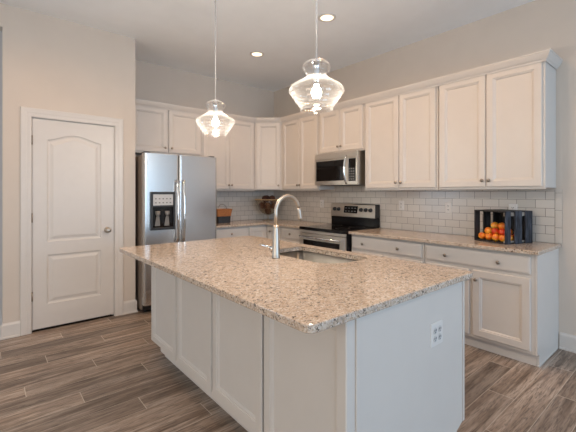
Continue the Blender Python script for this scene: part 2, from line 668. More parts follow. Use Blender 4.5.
window('window_1', 2.8, 0.4, 2.5, (-0.1, RY, 0), R(180))
window('window_2', 2.8, 0.4, 2.5, (-3.5, RY, 0), R(180))
window('window_3', 2.8, 0.5, 2.5, (LX, -6.0, 0), R(90))  # unseen window, put in to go with the left fill light

window('window_4', 2.0, 0.5, 2.5, (LX, 0.0, 0), R(90))

# baseboards
BB = [(0, 0), (0.022, 0), (0.022, 0.014), (0.014, 0.018), (0.014, 0.118), (0.011, 0.128), (0.006, 0.134), (0.004, 0.142), (0, 0.142)]


def baseboard(name, path):
    struct(name, sweep(path, BB), M_TRIM)


baseboard('baseboard_right', [(0, -4.066), (0, RY)])
baseboard('baseboard_pantry_left', [(-3.718, 1.5), (-3.718, -0.672), (-3.588, -0.672)])
baseboard('baseboard_pantry_right', [(-2.668, -0.672), (-2.53, -0.672), (-2.53, -0.655)])
baseboard('baseboard_rear', [(0, RY), (LX, RY)])
baseboard('baseboard_left', [(LX, RY), (LX, -0.672)])

# pantry door: frame, moulded two panel slab, hinges, knob
d = bpy.data.objects.new('door_1', None)
d.location = (0, -0.672, 0)
C.objects.link(d)
d['kind'] = 'structure'
d['label'] = 'white two panel door with arched top panel in the pantry wall'


def casing_ring(prof):
    # profile (offset outward from the opening edge, projection) carried up, across and down
    rings = []
    x0, x1, z = DX0 + 0.012, DX1 - 0.012, DZ - 0.012
    for (px, pz, sx, sz) in ((x0, 0, -1, 0), (x0, z, -1, 1), (x1, z, 1, 1), (x1, 0, 1, 0)):
        rings.append([(px + sx * o, -p, pz + sz * o) for o, p in prof])
    return MB().rings(rings)


casing_ring([(0, 0.0), (0, 0.011), (0.008, 0.014), (0.035, 0.014), (0.045, 0.017), (0.075, 0.019), (0.083, 0.018), (0.088, 0.012), (0.088, 0.0)]).build('door_casing', M_TRIM, d)
jm = MB().box(DX0, DX0 + 0.016, 0.0, 0.12, 0, DZ).box(DX1 - 0.016, DX1, 0.0, 0.12, 0, DZ).box(DX0 + 0.016, DX1 - 0.016, 0, 0.12, DZ - 0.016, DZ)
jm.box(DX0 + 0.016, DX0 + 0.03, 0.045, 0.08, 0, DZ - 0.016).box(DX1 - 0.03, DX1 - 0.016, 0.045, 0.08, 0, DZ - 0.016)
jm.build('door_jamb', M_TRIM, d)
sx0, sx1, sz0, sz1 = DX0 + 0.020, DX1 - 0.019, 0.024, DZ - 0.020
yf = 0.006
px0, px1 = -3.372, -2.884      # panel opening
NS = 24


def arch_ring(i, y, x0, x1, z0, z1, rise):
    a, b, lo, hi = x0 + i, x1 - i, z0 + i, z1 - i
    pts = [(a, y, lo), (b, y, lo)]
    for k in range(NS + 1):
        t = 1 - k / NS
        x = a + (b - a) * t
        pts.append((x, y, hi + rise * (0.5 - 0.5 * math.cos(2 * PI * t)) ** 0.8))
    return pts


slab = MB()
# back and edges
slab.box(sx0, sx1, yf + 0.012, yf + 0.035, sz0, sz1)
upz0, upz1, rise = 0.872, 1.885, 0.062
lpz0, lpz1 = 0.255, 0.742


def edge_box(x0, x1, z0, z1):
    slab.box(x0, x1, yf, yf + 0.012, z0, z1)


edge_box(sx0, px0, sz0, sz1)
edge_box(px1, sx1, sz0, sz1)
edge_box(px0, px1, sz0, lpz0)
edge_box(px0, px1, lpz1, upz0)
# arched top rail
top = arch_ring(0, yf, px0, px1, upz0, upz1, rise)[2:]
ring_f = [(p[0], yf, p[2]) for p in top]
vs = ring_f + [(p[0], yf, sz1) for p in top] + [(p[0], yf + 0.012, p[2]) for p in top]
n = len(top)
slab.add(vs, [(i, i + 1, n + i + 1, n + i) for i in range(n - 1)] + [(i, i + 1, 2 * n + i + 1, 2 * n + i) for i in range(n - 1)])
for (z0, z1, rs) in ((upz0, upz1, rise), (lpz0, lpz1, 0.0)):
    rr = [arch_ring(i, y, px0, px1, z0, z1, rs) for i, y in ((0, yf), (0.006, yf + 0.007), (0.016, yf + 0.010), (0.026, yf + 0.010), (0.052, yf + 0.002), (0.058, yf + 0.0015))]
    slab.rings(rr, cap0=False, cap1=True)
so = slab.build('door_slab', M_TRIM, d)
for z in (0.35, 1.115, 1.87):
    hb = MB().tube([(sx0 - 0.002, -0.004, z - 0.045), (sx0 - 0.002, -0.004, z + 0.045)], 0.006, 10)
    hb.box(sx0 - 0.012, sx0 + 0.004, 0.0, 0.004, z - 0.045, z + 0.045)
    hb.build('hinge', M_KNOB, so)
MB().lathe([(0.032, 0.0), (0.032, 0.005), (0.016, 0.009), (0.011, 0.016), (0.011, 0.032), (0.024, 0.040), (0.028, 0.052), (0.024, 0.063), (0.008, 0.069)], (-2.823, yf, 0.955), 24, axis='y').build('door_knob', M_NICKEL, so)
box(DX0 + 0.016, DX1 - 0.016, 0.02, 0.11, 0.0, 0.006).build('door_gap_shade', M_BLACK, d)  # black strip standing for the shaded gap under the door

# ------------------------------------------------------------------ upper cabinets
UB, UT, UD = 1.402, 2.462, 0.311      # bottom, top, depth of the carcass


def upper(label, loc, rz, w, z0, doors, knobs, group='white upper cabinets'):
    """doors: list of (x0, x1); knobs: list of (door index, x)"""
    t = thing('wall_cabinet', label, 'cabinet', loc, rz, None)
    g = 0.002
    cb = MB().box(g, w - g, -UD, -0.0015, z0, UT)
    cb.box(g, w - g, -UD - 0.002, -UD + 0.02, z0 - 0.012, z0)          # light rail
    cb.build('carcass', M_CAB, t, 0.0015)
    for i, (a, b) in enumerate(doors):
        dz1 = UT - 0.012
        dr = panel_door(a, b, z0 + 0.012, dz1, -UD - 0.020).build('door', M_CAB, t)
        for k, x in knobs:
            if k == i:
                knob(dr, x, z0 + 0.07, -UD - 0.020)
    return t


upper('white two-door upper cabinet directly over the refrigerator', (-2.518, 0, 0), 0, 0.985, 1.872,
      [(0.045, 0.500), (0.517, 0.965)], [(0, 0.465), (1, 0.552)])
upper('tall white two-door upper cabinet on back wall right of refrigerator', (-1.530, 0, 0), 0, 0.905, UB,
      [(0.020, 0.447), (0.452, 0.885)], [(0, 0.425), (1, 0.475)])
upper('tall white two-door upper cabinet on right wall left of the microwave', (0, -0.612, 0), R(-90), 0.806, UB,
      [(0.020, 0.405), (0.411, 0.788)], [(0, 0.380), (1, 0.436)])
upper('short white two-door upper cabinet mounted above the microwave', (0, -1.421, 0), R(-90), 0.775, 1.890,
      [(0.018, 0.386), (0.392, 0.752)], [(0, 0.361), (1, 0.417)])
upper('tall white two-door upper cabinet on right wall just right of microwave', (0, -2.199, 0), R(-90), 0.925, UB,
      [(0.016, 0.474), (0.482, 0.904)], [(0, 0.444), (1, 0.512)])
upper('tall white two-door upper cabinet above the apple crate at the open end', (0, -3.127, 0), R(-90), 0.913, UB,
      [(0.016, 0.453), (0.462, 0.892)], [(0, 0.428), (1, 0.487)])
# diagonal corner unit
t = thing('wall_cabinet', 'white single-door diagonal upper cabinet in the corner above glass bowl', 'cabinet', (0, 0, 0))
A, B = (-0.622, -UD), (-UD, -0.608)
plan = [(-0.002, -0.002), (-0.622, -0.002), A, B, (-0.002, -0.608)]
MB().rings([[(x, y, UB) for x, y in plan], [(x, y, UT) for x, y in plan]]).build('carcass', M_CAB, t, 0.0015)
dl = math.hypot(B[0] - A[0], B[1] - A[1])
ca = panel_door(0.028, dl - 0.028, UB + 0.012, UT - 0.012, -0.021)
ang = math.atan2(B[1] - A[1], B[0] - A[0])
mrot = Matrix.Translation((A[0], A[1], 0)) @ Matrix.Rotation(ang, 4, 'Z')
ca.v = [tuple(mrot @ Vector(p)) for p in ca.v]
cdoor = ca.build('door', M_CAB, t)
kb = MB().lathe([(0.006, 0.0), (0.006, 0.010), (0.014, 0.016), (0.016, 0.021), (0.013, 0.026), (0.004, 0.029)], (dl - 0.055, -0.021, UB + 0.07), 14, axis='y')
kb.v = [tuple(mrot @ Vector(p)) for p in kb.v]
kb.build('knob', M_KNOB, cdoor)

# crown moulding along the tops, mitred round the corner unit and returned to the wall
CR = [(0.0, 2.440), (0.006, 2.440), (0.010, 2.452), (0.020, 2.462), (0.030, 2.478), (0.040, 2.496), (0.041, 2.504), (0.046, 2.506), (0.046, 2.517), (-0.010, 2.517), (-0.010, 2.464), (0.0, 2.464)]
cp = [(-2.5285, -0.332), (-0.630, -0.332), (-0.332, -0.619), (-0.332, -4.0415), (-0.0015, -4.0415)]
CRX = [(dd + 0.0005, z) for dd, z in CR]
tag(sweep(cp, CRX).build('crown_molding', M_CAB), 'white crown moulding running along the tops of the upper cabinets', 'molding')

# ------------------------------------------------------------------ base cabinets
BD, BT = 0.59, 0.882           # carcass depth and top
BF = -BD - 0.020               # door front
TK = 0.10


def base(label, loc, rz, w, drawers, doors, end_right=False):
    t = thing('base_cabinet', label, 'cabinet', loc, rz)
    g = 0.002
    box(g, w - g, -BD, -0.015, TK, BT).build('carcass', M_CAB, t, 0.0015)
    box(g, w - g, -BD + 0.045, -0.02, 0.0, TK - 0.001).build('toe_kick', M_CAB, t)
    for (a, b, ks) in drawers:
        dr = slab_front(a, b, 0.722, 0.858, BF).build('drawer', M_CAB, t)
        for k in ks:
            knob(dr, k, 0.787, BF)
    for (a, b, k) in doors:
        dr = panel_door(a, b, 0.125, 0.690, BF).build('door', M_CAB, t)
        if k is not None:
            knob(dr, k, 0.612, BF)
    if end_right:
        ep = MB().box(w, w + 0.016, -BD - 0.001, -0.0015, TK, BT)
        ep.box(w, w + 0.016, -BD + 0.045, -0.0015, 0, TK)
        ep.build('end_panel', M_CAB, t)
        box(w, w + 0.020, -BD + 0.040, -0.024, 0.0, 0.014).build('shoe_strip', M_CAB, t, 0.003)
    return t


base('white base cabinet between refrigerator and corner below the wicker basket', (-1.525, 0, 0), 0, 0.595,
     [(0.020, 0.575, (0.297,))], [(0.020, 0.294, 0.262), (0.300, 0.575, 0.332)])
base('narrow white drawer base cabinet between the corner and the range', (0, -0.932, 0), R(-90), 0.500,
     [(0.020, 0.480, (0.22,))], [(0.020, 0.480, 0.44)])
base('wide white base cabinet with two knobs on its drawer right of the range', (0, -2.222, 0), R(-90), 0.906,
     [(0.016, 0.884, (0.180, 0.626))], [(0.016, 0.447, 0.412), (0.453, 0.884, 0.488)])
base('white base cabinet at the open end under the apple crate', (0, -3.130, 0), R(-90), 0.911,
     [(0.018, 0.884, (0.216, 0.660))], [(0.018, 0.424, 0.396), (0.452, 0.884, 0.482)], True)
# corner unit with two leaves at right angles
t = thing('base_cabinet', 'white corner base cabinet with two leaf doors meeting at a right angle', 'cabinet', (0, 0, 0))
pl = [(-0.015, -0.015), (-0.928, -0.015), (-0.928, -BD), (-BD, -BD), (-BD, -0.928), (-0.015, -0.928)]
MB().rings([[(x, y, TK) for x, y in pl], [(x, y, BT) for x, y in pl]]).build('carcass', M_CAB, t)
pk = [(-0.02, -0.02), (-0.927, -0.02), (-0.927, -BD + 0.045), (-BD + 0.045, -BD + 0.045), (-BD + 0.045, -0.927), (-0.02, -0.927)]
MB().rings([[(x, y, 0) for x, y in pk], [(x, y, TK - 0.001) for x, y in pk]]).build('toe_kick', M_CAB, t)
d1 = panel_door(-0.915, -0.614, 0.125, 0.858, BF).build('door', M_CAB, t)
q = panel_door(0.614, 0.915, 0.125, 0.858, BF)
rot = Matrix.Rotation(R(-90), 4, 'Z')
q.v = [tuple(rot @ Vector(p)) for p in q.v]
d2 = q.build('door', M_CAB, t)
kb = MB().lathe([(0.006, 0.0), (0.006, 0.010), (0.014, 0.016), (0.016, 0.021), (0.013, 0.026), (0.004, 0.029)], (0.70, BF, 0.79), 14, axis='y')
kb.v = [tuple(rot @ Vector(p)) for p in kb.v]
kb.build('knob', M_KNOB, d2)

# ------------------------------------------------------------------ worktops
WT0, WT1 = 0.8835, 0.914


def slab_plan(name, plan, label, cat):
    o = MB().rings([[(x, y, WT0) for x, y in plan], [(x, y, WT1) for x, y in plan]]).build(name, M_GRAN, None, 0.005, 3)
    return tag(o, label, cat)


slab_plan('granite_worktop', [(-0.0125, -0.0125), (-1.527, -0.0125), (-1.527, -0.645), (-0.645, -0.645), (-0.645, -1.436), (-0.0125, -1.436)],
          'L-shaped speckled granite worktop running from refrigerator round the corner to range', 'worktop')
slab_plan('granite_worktop', [(-0.0125, -2.220), (-0.645, -2.220), (-0.645, -4.082), (-0.0125, -4.082)],
          'straight speckled granite worktop along right wall under the apple crate', 'worktop')

# ------------------------------------------------------------------ tiled backsplash
tt = thing('tile_backsplash', 'beige-white subway tile backsplash along the right wall with edge tile column', 'backsplash', (0, 0, WT1), R(-90))
sp = MB().box(0.0, 4.030, -0.010, -0.001, 0.0005, 0.474)
sp.box(1.4395, 2.2165, -0.010, -0.001, -0.05, 0.0005).box(1.4395, 2.2165, -0.010, -0.001, 0.474, 0.53)
sp.build('field_tiles', M_TILE, tt)
box(4.0300, 4.0835, -0.007, -0.001, 0.0005, 0.474).build('grout', M_GROUT, tt)
sp = MB()
for k, (a, b) in enumerate(((0.0005, 0.137), (0.140, 0.289), (0.292, 0.441), (0.444, 0.474))):
    sp.box(4.0335, 4.084, -0.0105, -0.0072, a, b)
sp.build('edge_tiles', simple('edge_tile_glaze', (0.59, 0.545, 0.495), 0.18, noise=0.02), tt, 0.002)
ts = MB().box(-1.53, -0.0115, -0.010, -0.001, 0.0005, 0.474).build('tile_backsplash', M_TILE)
ts.location = (0, 0, WT1)
tag(ts, 'beige-white subway tile backsplash on back wall behind the wicker basket', 'backsplash')


def outlet(label, loc, rz, gangs=1):
    t = thing('wall_outlet', label, 'outlet', loc, rz)
    w = 0.072 if gangs == 1 else 0.118
    pl = MB()
    x0 = -w / 2
    def ring(i, y):
        return [(x0 + i, y, -0.058 + i), (-x0 - i, y, -0.058 + i), (-x0 - i, y, 0.058 - i), (x0 + i, y, 0.058 - i)]
    pl.rings([ring(0, 0.0), ring(0, -0.002), ring(0.004, -0.006)])
    pl.build('cover_plate', M_PLATE, t)
    for gx in ((0.0,) if gangs == 1 else (-0.023, 0.023)):
        for gz in (-0.020, 0.020):
            s = MB().lathe([(0.0165, 0.0055), (0.0165, 0.0075), (0.0155, 0.0085)], (gx, 0, gz), 20, axis='y')
            so = s.build('socket', M_PLATE if gangs == 1 else M_SOCK, t)
            sl = MB().box(gx - 0.0085, gx - 0.0045, -0.0092, -0.0080, gz - 0.002, gz + 0.008)
            sl.box(gx + 0.0045, gx + 0.0085, -0.0092, -0.0080, gz - 0.002, gz + 0.008)
            sl.lathe([(0.0028, 0.0080), (0.0028, 0.0092)], (gx, 0, gz - 0.008), 10, axis='y')
            sl.build('slots', M_SLOT, so)
    return t


outlet('white outlet on the tiles left of the range, behind the faucet', (-0.0106, -1.176, 1.195), R(-90))
outlet('white outlet on the tiles just right of the range', (-0.0106, -2.510, 1.205), R(-90))
outlet('white outlet on the tiles between the range and the apple crate', (-0.0106, -3.084, 1.195), R(-90))
outlet('white outlet on the tiles directly behind the apple crate', (-0.0106, -3.705, 1.195), R(-90))

# ------------------------------------------------------------------ refrigerator
FX0, FX1, FY = -2.494, -1.579, -0.80
f = thing('refrigerator', 'stainless steel side-by-side refrigerator standing in the alcove', 'refrigerator', (FX0, -0.05, 0))
W = FX1 - FX0
SP = 0.405
box(0.004, W - 0.004, -0.715, -0.03, 0.03, 1.785).build('body', M_TAUPE, f, 0.004)
gr = MB().box(0.01, W - 0.01, -0.74, -0.716, 0.03, 0.085)
for k in range(5):
    gr.box(0.03, W - 0.03, -0.745, -0.740, 0.036 + k * 0.010, 0.041 + k * 0.010)
gr.build('base_grille', M_BPLAST, f)
for x in (0.06, W - 0.06):
    for y in (-0.68, -0.1):
        MB().lathe([(0.022, 0), (0.022, 0.008), (0.012, 0.010), (0.012, 0.032)], (x, y, 0), 14).build('foot', M_BPLAST, f)


def fdoor(x0, x1):
    # door with softly rounded front corners
    z0, z1 = 0.095, 1.808
    pts = [(x0, -0.722), (x0, -0.775)]
    r = 0.022
    for k in range(6):
        a = R(180 + 90 * k / 5)
        pts.append((x0 + r + r * math.cos(a), FY + r + r * math.sin(a)))
    for k in range(6):
        a = R(270 + 90 * k / 5)
        pts.append((x1 - r + r * math.cos(a), FY + r + r * math.sin(a)))
    pts += [(x1, -0.775), (x1, -0.722)]
    m = MB()
    m.rings([[(x, y, z0) for x, y in pts], [(x, y, z1) for x, y in pts]])
    return m


DLX0, DLX1, DLZ0, DLZ1 = 0.070, 0.350, 0.935, 1.370
ld = MB()
# freezer door built round the dispenser recess
full = fdoor(0.002, SP)
ld.add(full.v, full.f)
dl = ld.build('door', M_STEEL, f, 0.003)
fr = MB()


def rect(i, y):
    return [(DLX0 + i, y, DLZ0 + i), (DLX1 - i, y, DLZ0 + i), (DLX1 - i, y, DLZ1 - i), (DLX0 + i, y, DLZ1 - i)]


# surround stands proud of the door like a shallow picture frame; the cavity lies inside it
fr.box(DLX0, DLX0 + 0.022, FY - 0.030, FY - 0.0005, DLZ0, DLZ1).box(DLX1 - 0.022, DLX1, FY - 0.030, FY - 0.0005, DLZ0, DLZ1)
fr.box(DLX0 + 0.022, DLX1 - 0.022, FY - 0.030, FY - 0.0005, DLZ1 - 0.028, DLZ1)
fr.box(DLX0 + 0.022, DLX1 - 0.022, FY - 0.036, FY - 0.0005, DLZ0, DLZ0 + 0.030)
fr.box(DLX0 + 0.022, DLX1 - 0.022, FY - 0.028, FY - 0.0005, 1.195, 1.213)
fr.build('dispenser_frame', M_BPLAST, dl, 0.004)
cp_ = MB().box(DLX0 + 0.024, DLX1 - 0.024, FY - 0.026, FY - 0.0005, 1.215, DLZ1 - 0.030)
cpo = cp_.build('control_panel', M_GREYP, dl, 0.003)
for r_ in range(2):
    for c_ in range(5):
        box(DLX0 + 0.045 + c_ * 0.042, DLX0 + 0.063 + c_ * 0.042, FY - 0.0275, FY - 0.0258, 1.240 + r_ * 0.045, 1.250 + r_ * 0.045).build('button', M_DKGREY, dl)
box(DLX0 + 0.022, DLX1 - 0.022, FY - 0.004, FY - 0.0005, DLZ0 + 0.030, 1.195).build('dispenser_recess', M_BGLASS, dl)
for x in (0.130, 0.238):
    p = MB().lathe([(0.026, 0), (0.026, -0.035), (0.012, -0.060)], (x + 0.02, FY - 0.016, 1.150), 14)
    p.rings([[(x - 0.012, FY - 0.010, 0.98), (x + 0.048, FY - 0.010, 0.98), (x + 0.048, FY - 0.005, 0.98), (x - 0.012, FY - 0.005, 0.98)],
             [(x + 0.002, FY - 0.024, 1.09), (x + 0.036, FY - 0.024, 1.09), (x + 0.036, FY - 0.018, 1.09), (x + 0.002, FY - 0.018, 1.09)]])
    p.build('dispenser_paddle', M_PADDLE, dl)
drr = fdoor(SP + 0.008, W - 0.002).build('door', M_STEEL, f, 0.003)


def fhandle(x, par):
    pts = []
    for k in range(15):
        u = k / 14
        z = 0.78 + u * 0.73
        y = FY - 0.030 - 0.034 * math.sin(PI * u) ** 0.7
        pts.append((x, y, z))
    m = MB().tube([(x, FY - 0.0005, 0.80), (x, FY - 0.03, 0.795)], 0.011, 10)
    m.tube([(x, FY - 0.0005, 1.49), (x, FY - 0.03, 1.495)], 0.011, 10)
    m.tube(pts, 0.0135, 12)
    m.build('handle', M_CHROME, par)


fhandle(SP - 0.032, dl)
fhandle(SP + 0.046, drr)
for x in (0.05, W - 0.05):
    box(x - 0.03, x + 0.03, -0.765, -0.66, 1.786, 1.825).build('hinge_cover', M_DKGREY, f, 0.004)

# ------------------------------------------------------------------ range
rg = thing('range', 'stainless electric range with black glass top and knobs on its backguard', 'range', (0, -1.4395, 0), R(-90))
RW = 0.777
x0, x1 = 0.006, RW - 0.006
box(x0, x1, -0.664, -0.025, 0.025, 0.882).build('body', M_BLACK, rg, 0.003)
for x in (0.06, RW - 0.06):
    for y in (-0.58, -0.08):
        MB().lathe([(0.018, 0), (0.018, 0.026)], (x, y, 0), 12).build('foot', M_BPLAST, rg)
ct = box(x0 - 0.003, x1 + 0.003, -0.706, -0.035, 0.884, 0.921).build('cooktop', M_BGLASS, rg, 0.005)
for (bx_, by_, br_) in ((0.21, -0.49, 0.10), (0.56, -0.49, 0.085), (0.21, -0.22, 0.08), (0.56, -0.22, 0.10)):
    MB().lathe([(br_, 0.921), (br_, 0.9214), (br_ - 0.004, 0.9214), (br_ - 0.004, 0.921)], (bx_, by_, 0), 36, False, False).build('burner_ring', M_DKGREY, ct)
box(x0, x1, -0.690, -0.666, 0.846, 0.882).build('vent_strip', M_STEEL_W, rg, 0.003)
od = box(x0, x1, -0.702, -0.666, 0.215, 0.842).build('oven_door', M_STEEL_W, rg, 0.004)
box(x0 + 0.075, x1 - 0.075, -0.705, -0.7015, 0.40, 0.762).build('oven_window', M_BGLASS, od)
m = MB().tube([(x0 + 0.04, -0.743, 0.800), (x1 - 0.04, -0.743, 0.800)], 0.012, 12)
for x in (x0 + 0.07, x1 - 0.07):
    m.tube([(x, -0.701, 0.800), (x, -0.743, 0.800)], 0.009, 10)
m.build('handle', M_CHROME, od)
box(x0, x1, -0.698, -0.666, 0.045, 0.207).build('storage_drawer', M_STEEL_W, rg, 0.004)
bk = MB().box(x0, x1, -0.095, -0.022, 0.922, 1.035)
bo = bk.build('backguard_base', M_BLACK, rg, 0.003)
bg = MB()
prof = [(-0.022, 1.036), (-0.112, 1.036), (-0.112, 1.060), (-0.088, 1.200), (-0.080, 1.212), (-0.022, 1.212)]
bg.rings([[(x0 + 0.004, y, z) for y, z in prof], [(x1 - 0.016, y, z) for y, z in prof]])
bgo = bg.build('backguard', M_STEEL_W, rg, 0.003)
box(x1 - 0.015, x1, -0.108, -0.022, 1.036, 1.210).build('backguard_end_cap', M_BPLAST, rg, 0.004)


def bgy(z):
    return -0.112 + (z - 1.060) * (0.024 / 0.140)


for x in (0.075, 0.150, 0.535, 0.610, 0.685):
    z = 1.135
    kn = MB().lathe([(0.027, 0.0), (0.025, 0.010), (0.021, 0.012), (0.019, 0.030), (0.012, 0.033)], (x, bgy(z) + 0.003, z), 18, axis='y')
    kn.box(x - 0.004, x + 0.004, bgy(z) - 0.036, bgy(z) - 0.020, z - 0.019, z + 0.019)
    kn.build('control_knob', M_BPLAST, bgo)
za, zb = 1.088, 1.182
m = MB().rings([[(0.245, bgy(za) - 0.003, za), (0.475, bgy(za) - 0.003, za), (0.475, bgy(zb) - 0.003, zb), (0.245, bgy(zb) - 0.003, zb)],
                [(0.245, bgy(za) + 0.002, za), (0.475, bgy(za) + 0.002, za), (0.475, bgy(zb) + 0.002, zb), (0.245, bgy(zb) + 0.002, zb)]])
m.build('display_panel', M_BGLASS, bgo)
m = MB()
for r_ in range(2):
    for c_ in range(4):
        z = 1.108 + r_ * 0.040
        xx = 0.268 + c_ * 0.052
        box(xx, xx + 0.026, bgy(z) - 0.0045, bgy(z) - 0.002, z, z + 0.010).build('button', M_MARK, bgo)

# ------------------------------------------------------------------ microwave
mw = thing('microwave_oven', 'stainless over-range microwave oven with curved vertical handle', 'microwave', (0, -1.430, 0), R(-90))
MWW, mz0, mz1 = 0.726, 1.458, 1.874
box(0.0, MWW, -0.375, -0.0015, mz0, mz1).build('body', M_STEEL_W, mw, 0.003)
box(0.03, MWW - 0.03, -0.33, -0.05, mz0 - 0.006, mz0 - 0.0005).build('underside_filter', M_BPLAST, mw)
box(0.0, MWW, -0.408, -0.377, mz1 - 0.078, mz1).build('vent_panel', M_STEEL_W, mw, 0.003)
dd = MB()
dx1 = 0.584
dd.box(0.0, dx1, -0.410, -0.377, mz0, mz1 - 0.081)
dw = dd.build('door', M_STEEL_W, mw, 0.003)
box(0.032, 0.518, -0.4125, -0.4095, mz0 + 0.055, mz1 - 0.098).build('door_window', M_BGLASS, dw)
pts = [(0.560, -0.412 - 0.045 * math.sin(PI * k / 12) ** 0.8, mz0 + 0.012 + k / 12 * 0.355) for k in range(13)]
MB().tube(pts, 0.0125, 12).build('handle', M_CHROME, dw)
box(dx1 + 0.002, MWW, -0.409, -0.377, mz0, mz1 - 0.081).build('control_surround', M_STEEL_W, mw, 0.003)
cpo = box(dx1 + 0.012, MWW - 0.022, -0.4115, -0.4085, mz0 + 0.045, mz1 - 0.092).build('control_panel', M_BGLASS, mw)
m = MB()
for r_ in range(5):
    for c_ in range(3):
        xx = dx1 + 0.022 + c_ * 0.031
        zz = mz0 + 0.065 + r_ * 0.032
        box(xx, xx + 0.016, -0.4122, -0.4112, zz, zz + 0.010).build('button', M_MARK, cpo)

# ------------------------------------------------------------------ island
IX0, IX1, IY0, IY1 = -2.775, -1.815, -4.020, -1.940
isl = thing('kitchen_island', 'large white panelled kitchen island in the centre of the floor', 'island', (0, 0, 0))
IW0 = 0.8815                      # underside of the island slab
it = 0.8805
cs = MB()                                        # hollow carcass so the sink hangs inside
cs.box(IX0 + 0.060, IX0 + 0.072, IY0, IY1, 0.100, it)
cs.box(IX1 - 0.006, IX1, IY0, IY1, 0.10, it)
cs.box(IX0 + 0.072, IX1 - 0.006, IY0, IY0 + 0.018, 0.10, it)
cs.box(IX0 + 0.072, IX1 - 0.006, IY1 - 0.018, IY1, 0.10, it)
cs.box(IX0 + 0.072, IX1 - 0.006, IY0 + 0.018, IY1 - 0.018, 0.10, 0.118)
cs.build('carcass', M_CAB, isl)
# decorative panels along the seating side (facing the left)
rotm = Matrix.Rotation(R(-90), 4, 'Z')
ys = [(-1.942, -2.434), (-2.450, -2.965), (-2.981, -3.487), (-3.503, -4.033)]
for ya, yb in ys:
    q = panel_door(-ya, -yb, 0.146, it - 0.002, IX0 - 0.021, 0.080, 0.046)
    q.v = [tuple(rotm @ Vector(p)) for p in q.v]
    q.build('side_panel', M_CAB, isl)
# plinth under the panels
box(IX0 - 0.014, IX0 + 0.03, IY0, -2.13, 0.114, 0.1455).build('base_strip', M_CAB, isl, 0.002)
box(IX0 + 0.075, IX1 - 0.085, IY0 + 0.02, IY1 - 0.05, 0.0, 0.0995).build('toe_kick', M_CAB, isl)
# plain end panel towards the viewer, notched at the toe kick of the sink side
ep = MB()
pp = [(-2.743, 0.0), (-1.893, 0.0), (-1.893, 0.070), (-1.817, 0.100), (-1.817, it), (-2.743, it)]
ep.rings([[(x, IY0 - 0.016, z) for x, z in pp], [(x, IY0 - 0.0005, z) for x, z in pp]])
epo = ep.build('end_panel', M_CAB, isl)
box(-1.829, -1.811, IY0 - 0.021, IY0 - 0.0165, 0.101, it).build('edge_strip', M_CAB, epo)
box(-2.745, -2.727, IY0 - 0.021, IY0 - 0.0165, 0.0, it).build('edge_strip', M_CAB, epo)
# doors on the sink side
rotp = Matrix.Rotation(R(90), 4, 'Z')
for ya, yb in ((-4.0, -3.48), (-3.47, -3.10), (-3.09, -2.72), (-2.71, -2.2)):
    q = panel_door(ya, yb, 0.125, it - 0.02, 0.0, 0.019)
    q.v = [(IX1 + 0.0205 - p[1], p[0], p[2]) for p in q.v]
    dd_ = q.build('door', M_CAB, isl)
    kk = MB().lathe([(0.006, 0.0), (0.006, 0.010), (0.014, 0.016), (0.016, 0.021), (0.004, 0.028)], (0, 0, 0), 12, axis='x')
    kk.v = [(IX1 + 0.0205 - p[0], p[1] + ya + 0.04, p[2] + 0.78) for p in kk.v]
    kk.build('knob', M_KNOB, dd_)

outlet('white double outlet plate on the end panel of the island', (-2.118, IY0 - 0.0166, 0.655), 0, 2)


def rrect(x0, x1, y0, y1, r, n=8):
    """r: radius per corner (x1y0, x1y1, x0y1, x0y0), counter-clockwise"""
    if isinstance(r, (int, float)):
        r = [r] * 4
    pts = []
    for (cx, cy, a0, rr) in ((x1 - r[0], y0 + r[0], 270, r[0]), (x1 - r[1], y1 - r[1], 0, r[1]), (x0 + r[2], y1 - r[2], 90, r[2]), (x0 + r[3], y0 + r[3], 180, r[3])):
        for k in range(n + 1):
            a = R(a0 + 90 * k / n)
            pts.append((cx + rr * math.cos(a), cy + rr * math.sin(a)))
    return pts


outer = rrect(-3.018, -1.730, -4.064, -1.823, 0.035)
SK = (-2.235, -1.835, -3.430, -2.715)
inner = rrect(*SK, [0.05, 0.05, 0.16, 0.16])
mb = MB()
n = len(outer)
e = 0.004


def lp(pts, z, ins=0.0):
    if not ins:
        return [(x, y, z) for x, y in pts]
    cx = sum(p[0] for p in pts) / len(pts)
    cy = sum(p[1] for p in pts) / len(pts)
    return [(x - math.copysign(ins, x - cx), y - math.copysign(ins, y - cy), z) for x, y in pts]


rings = [lp(inner, IW0), lp(inner, WT1 - e), lp(inner, WT1 - 0.001, -e * 0.7), lp(inner, WT1, -e),
         lp(outer, WT1, e), lp(outer, WT1 - 0.001, e * 0.3), lp(outer, WT1 - e, 0), lp(outer, IW0 + e, 0), lp(outer, IW0, e), lp(inner, IW0)]
mb.rings(rings, False, False)
tag(mb.build('granite_worktop', M_GRAN), 'large speckled granite worktop on the island with the sink cut-out', 'worktop')

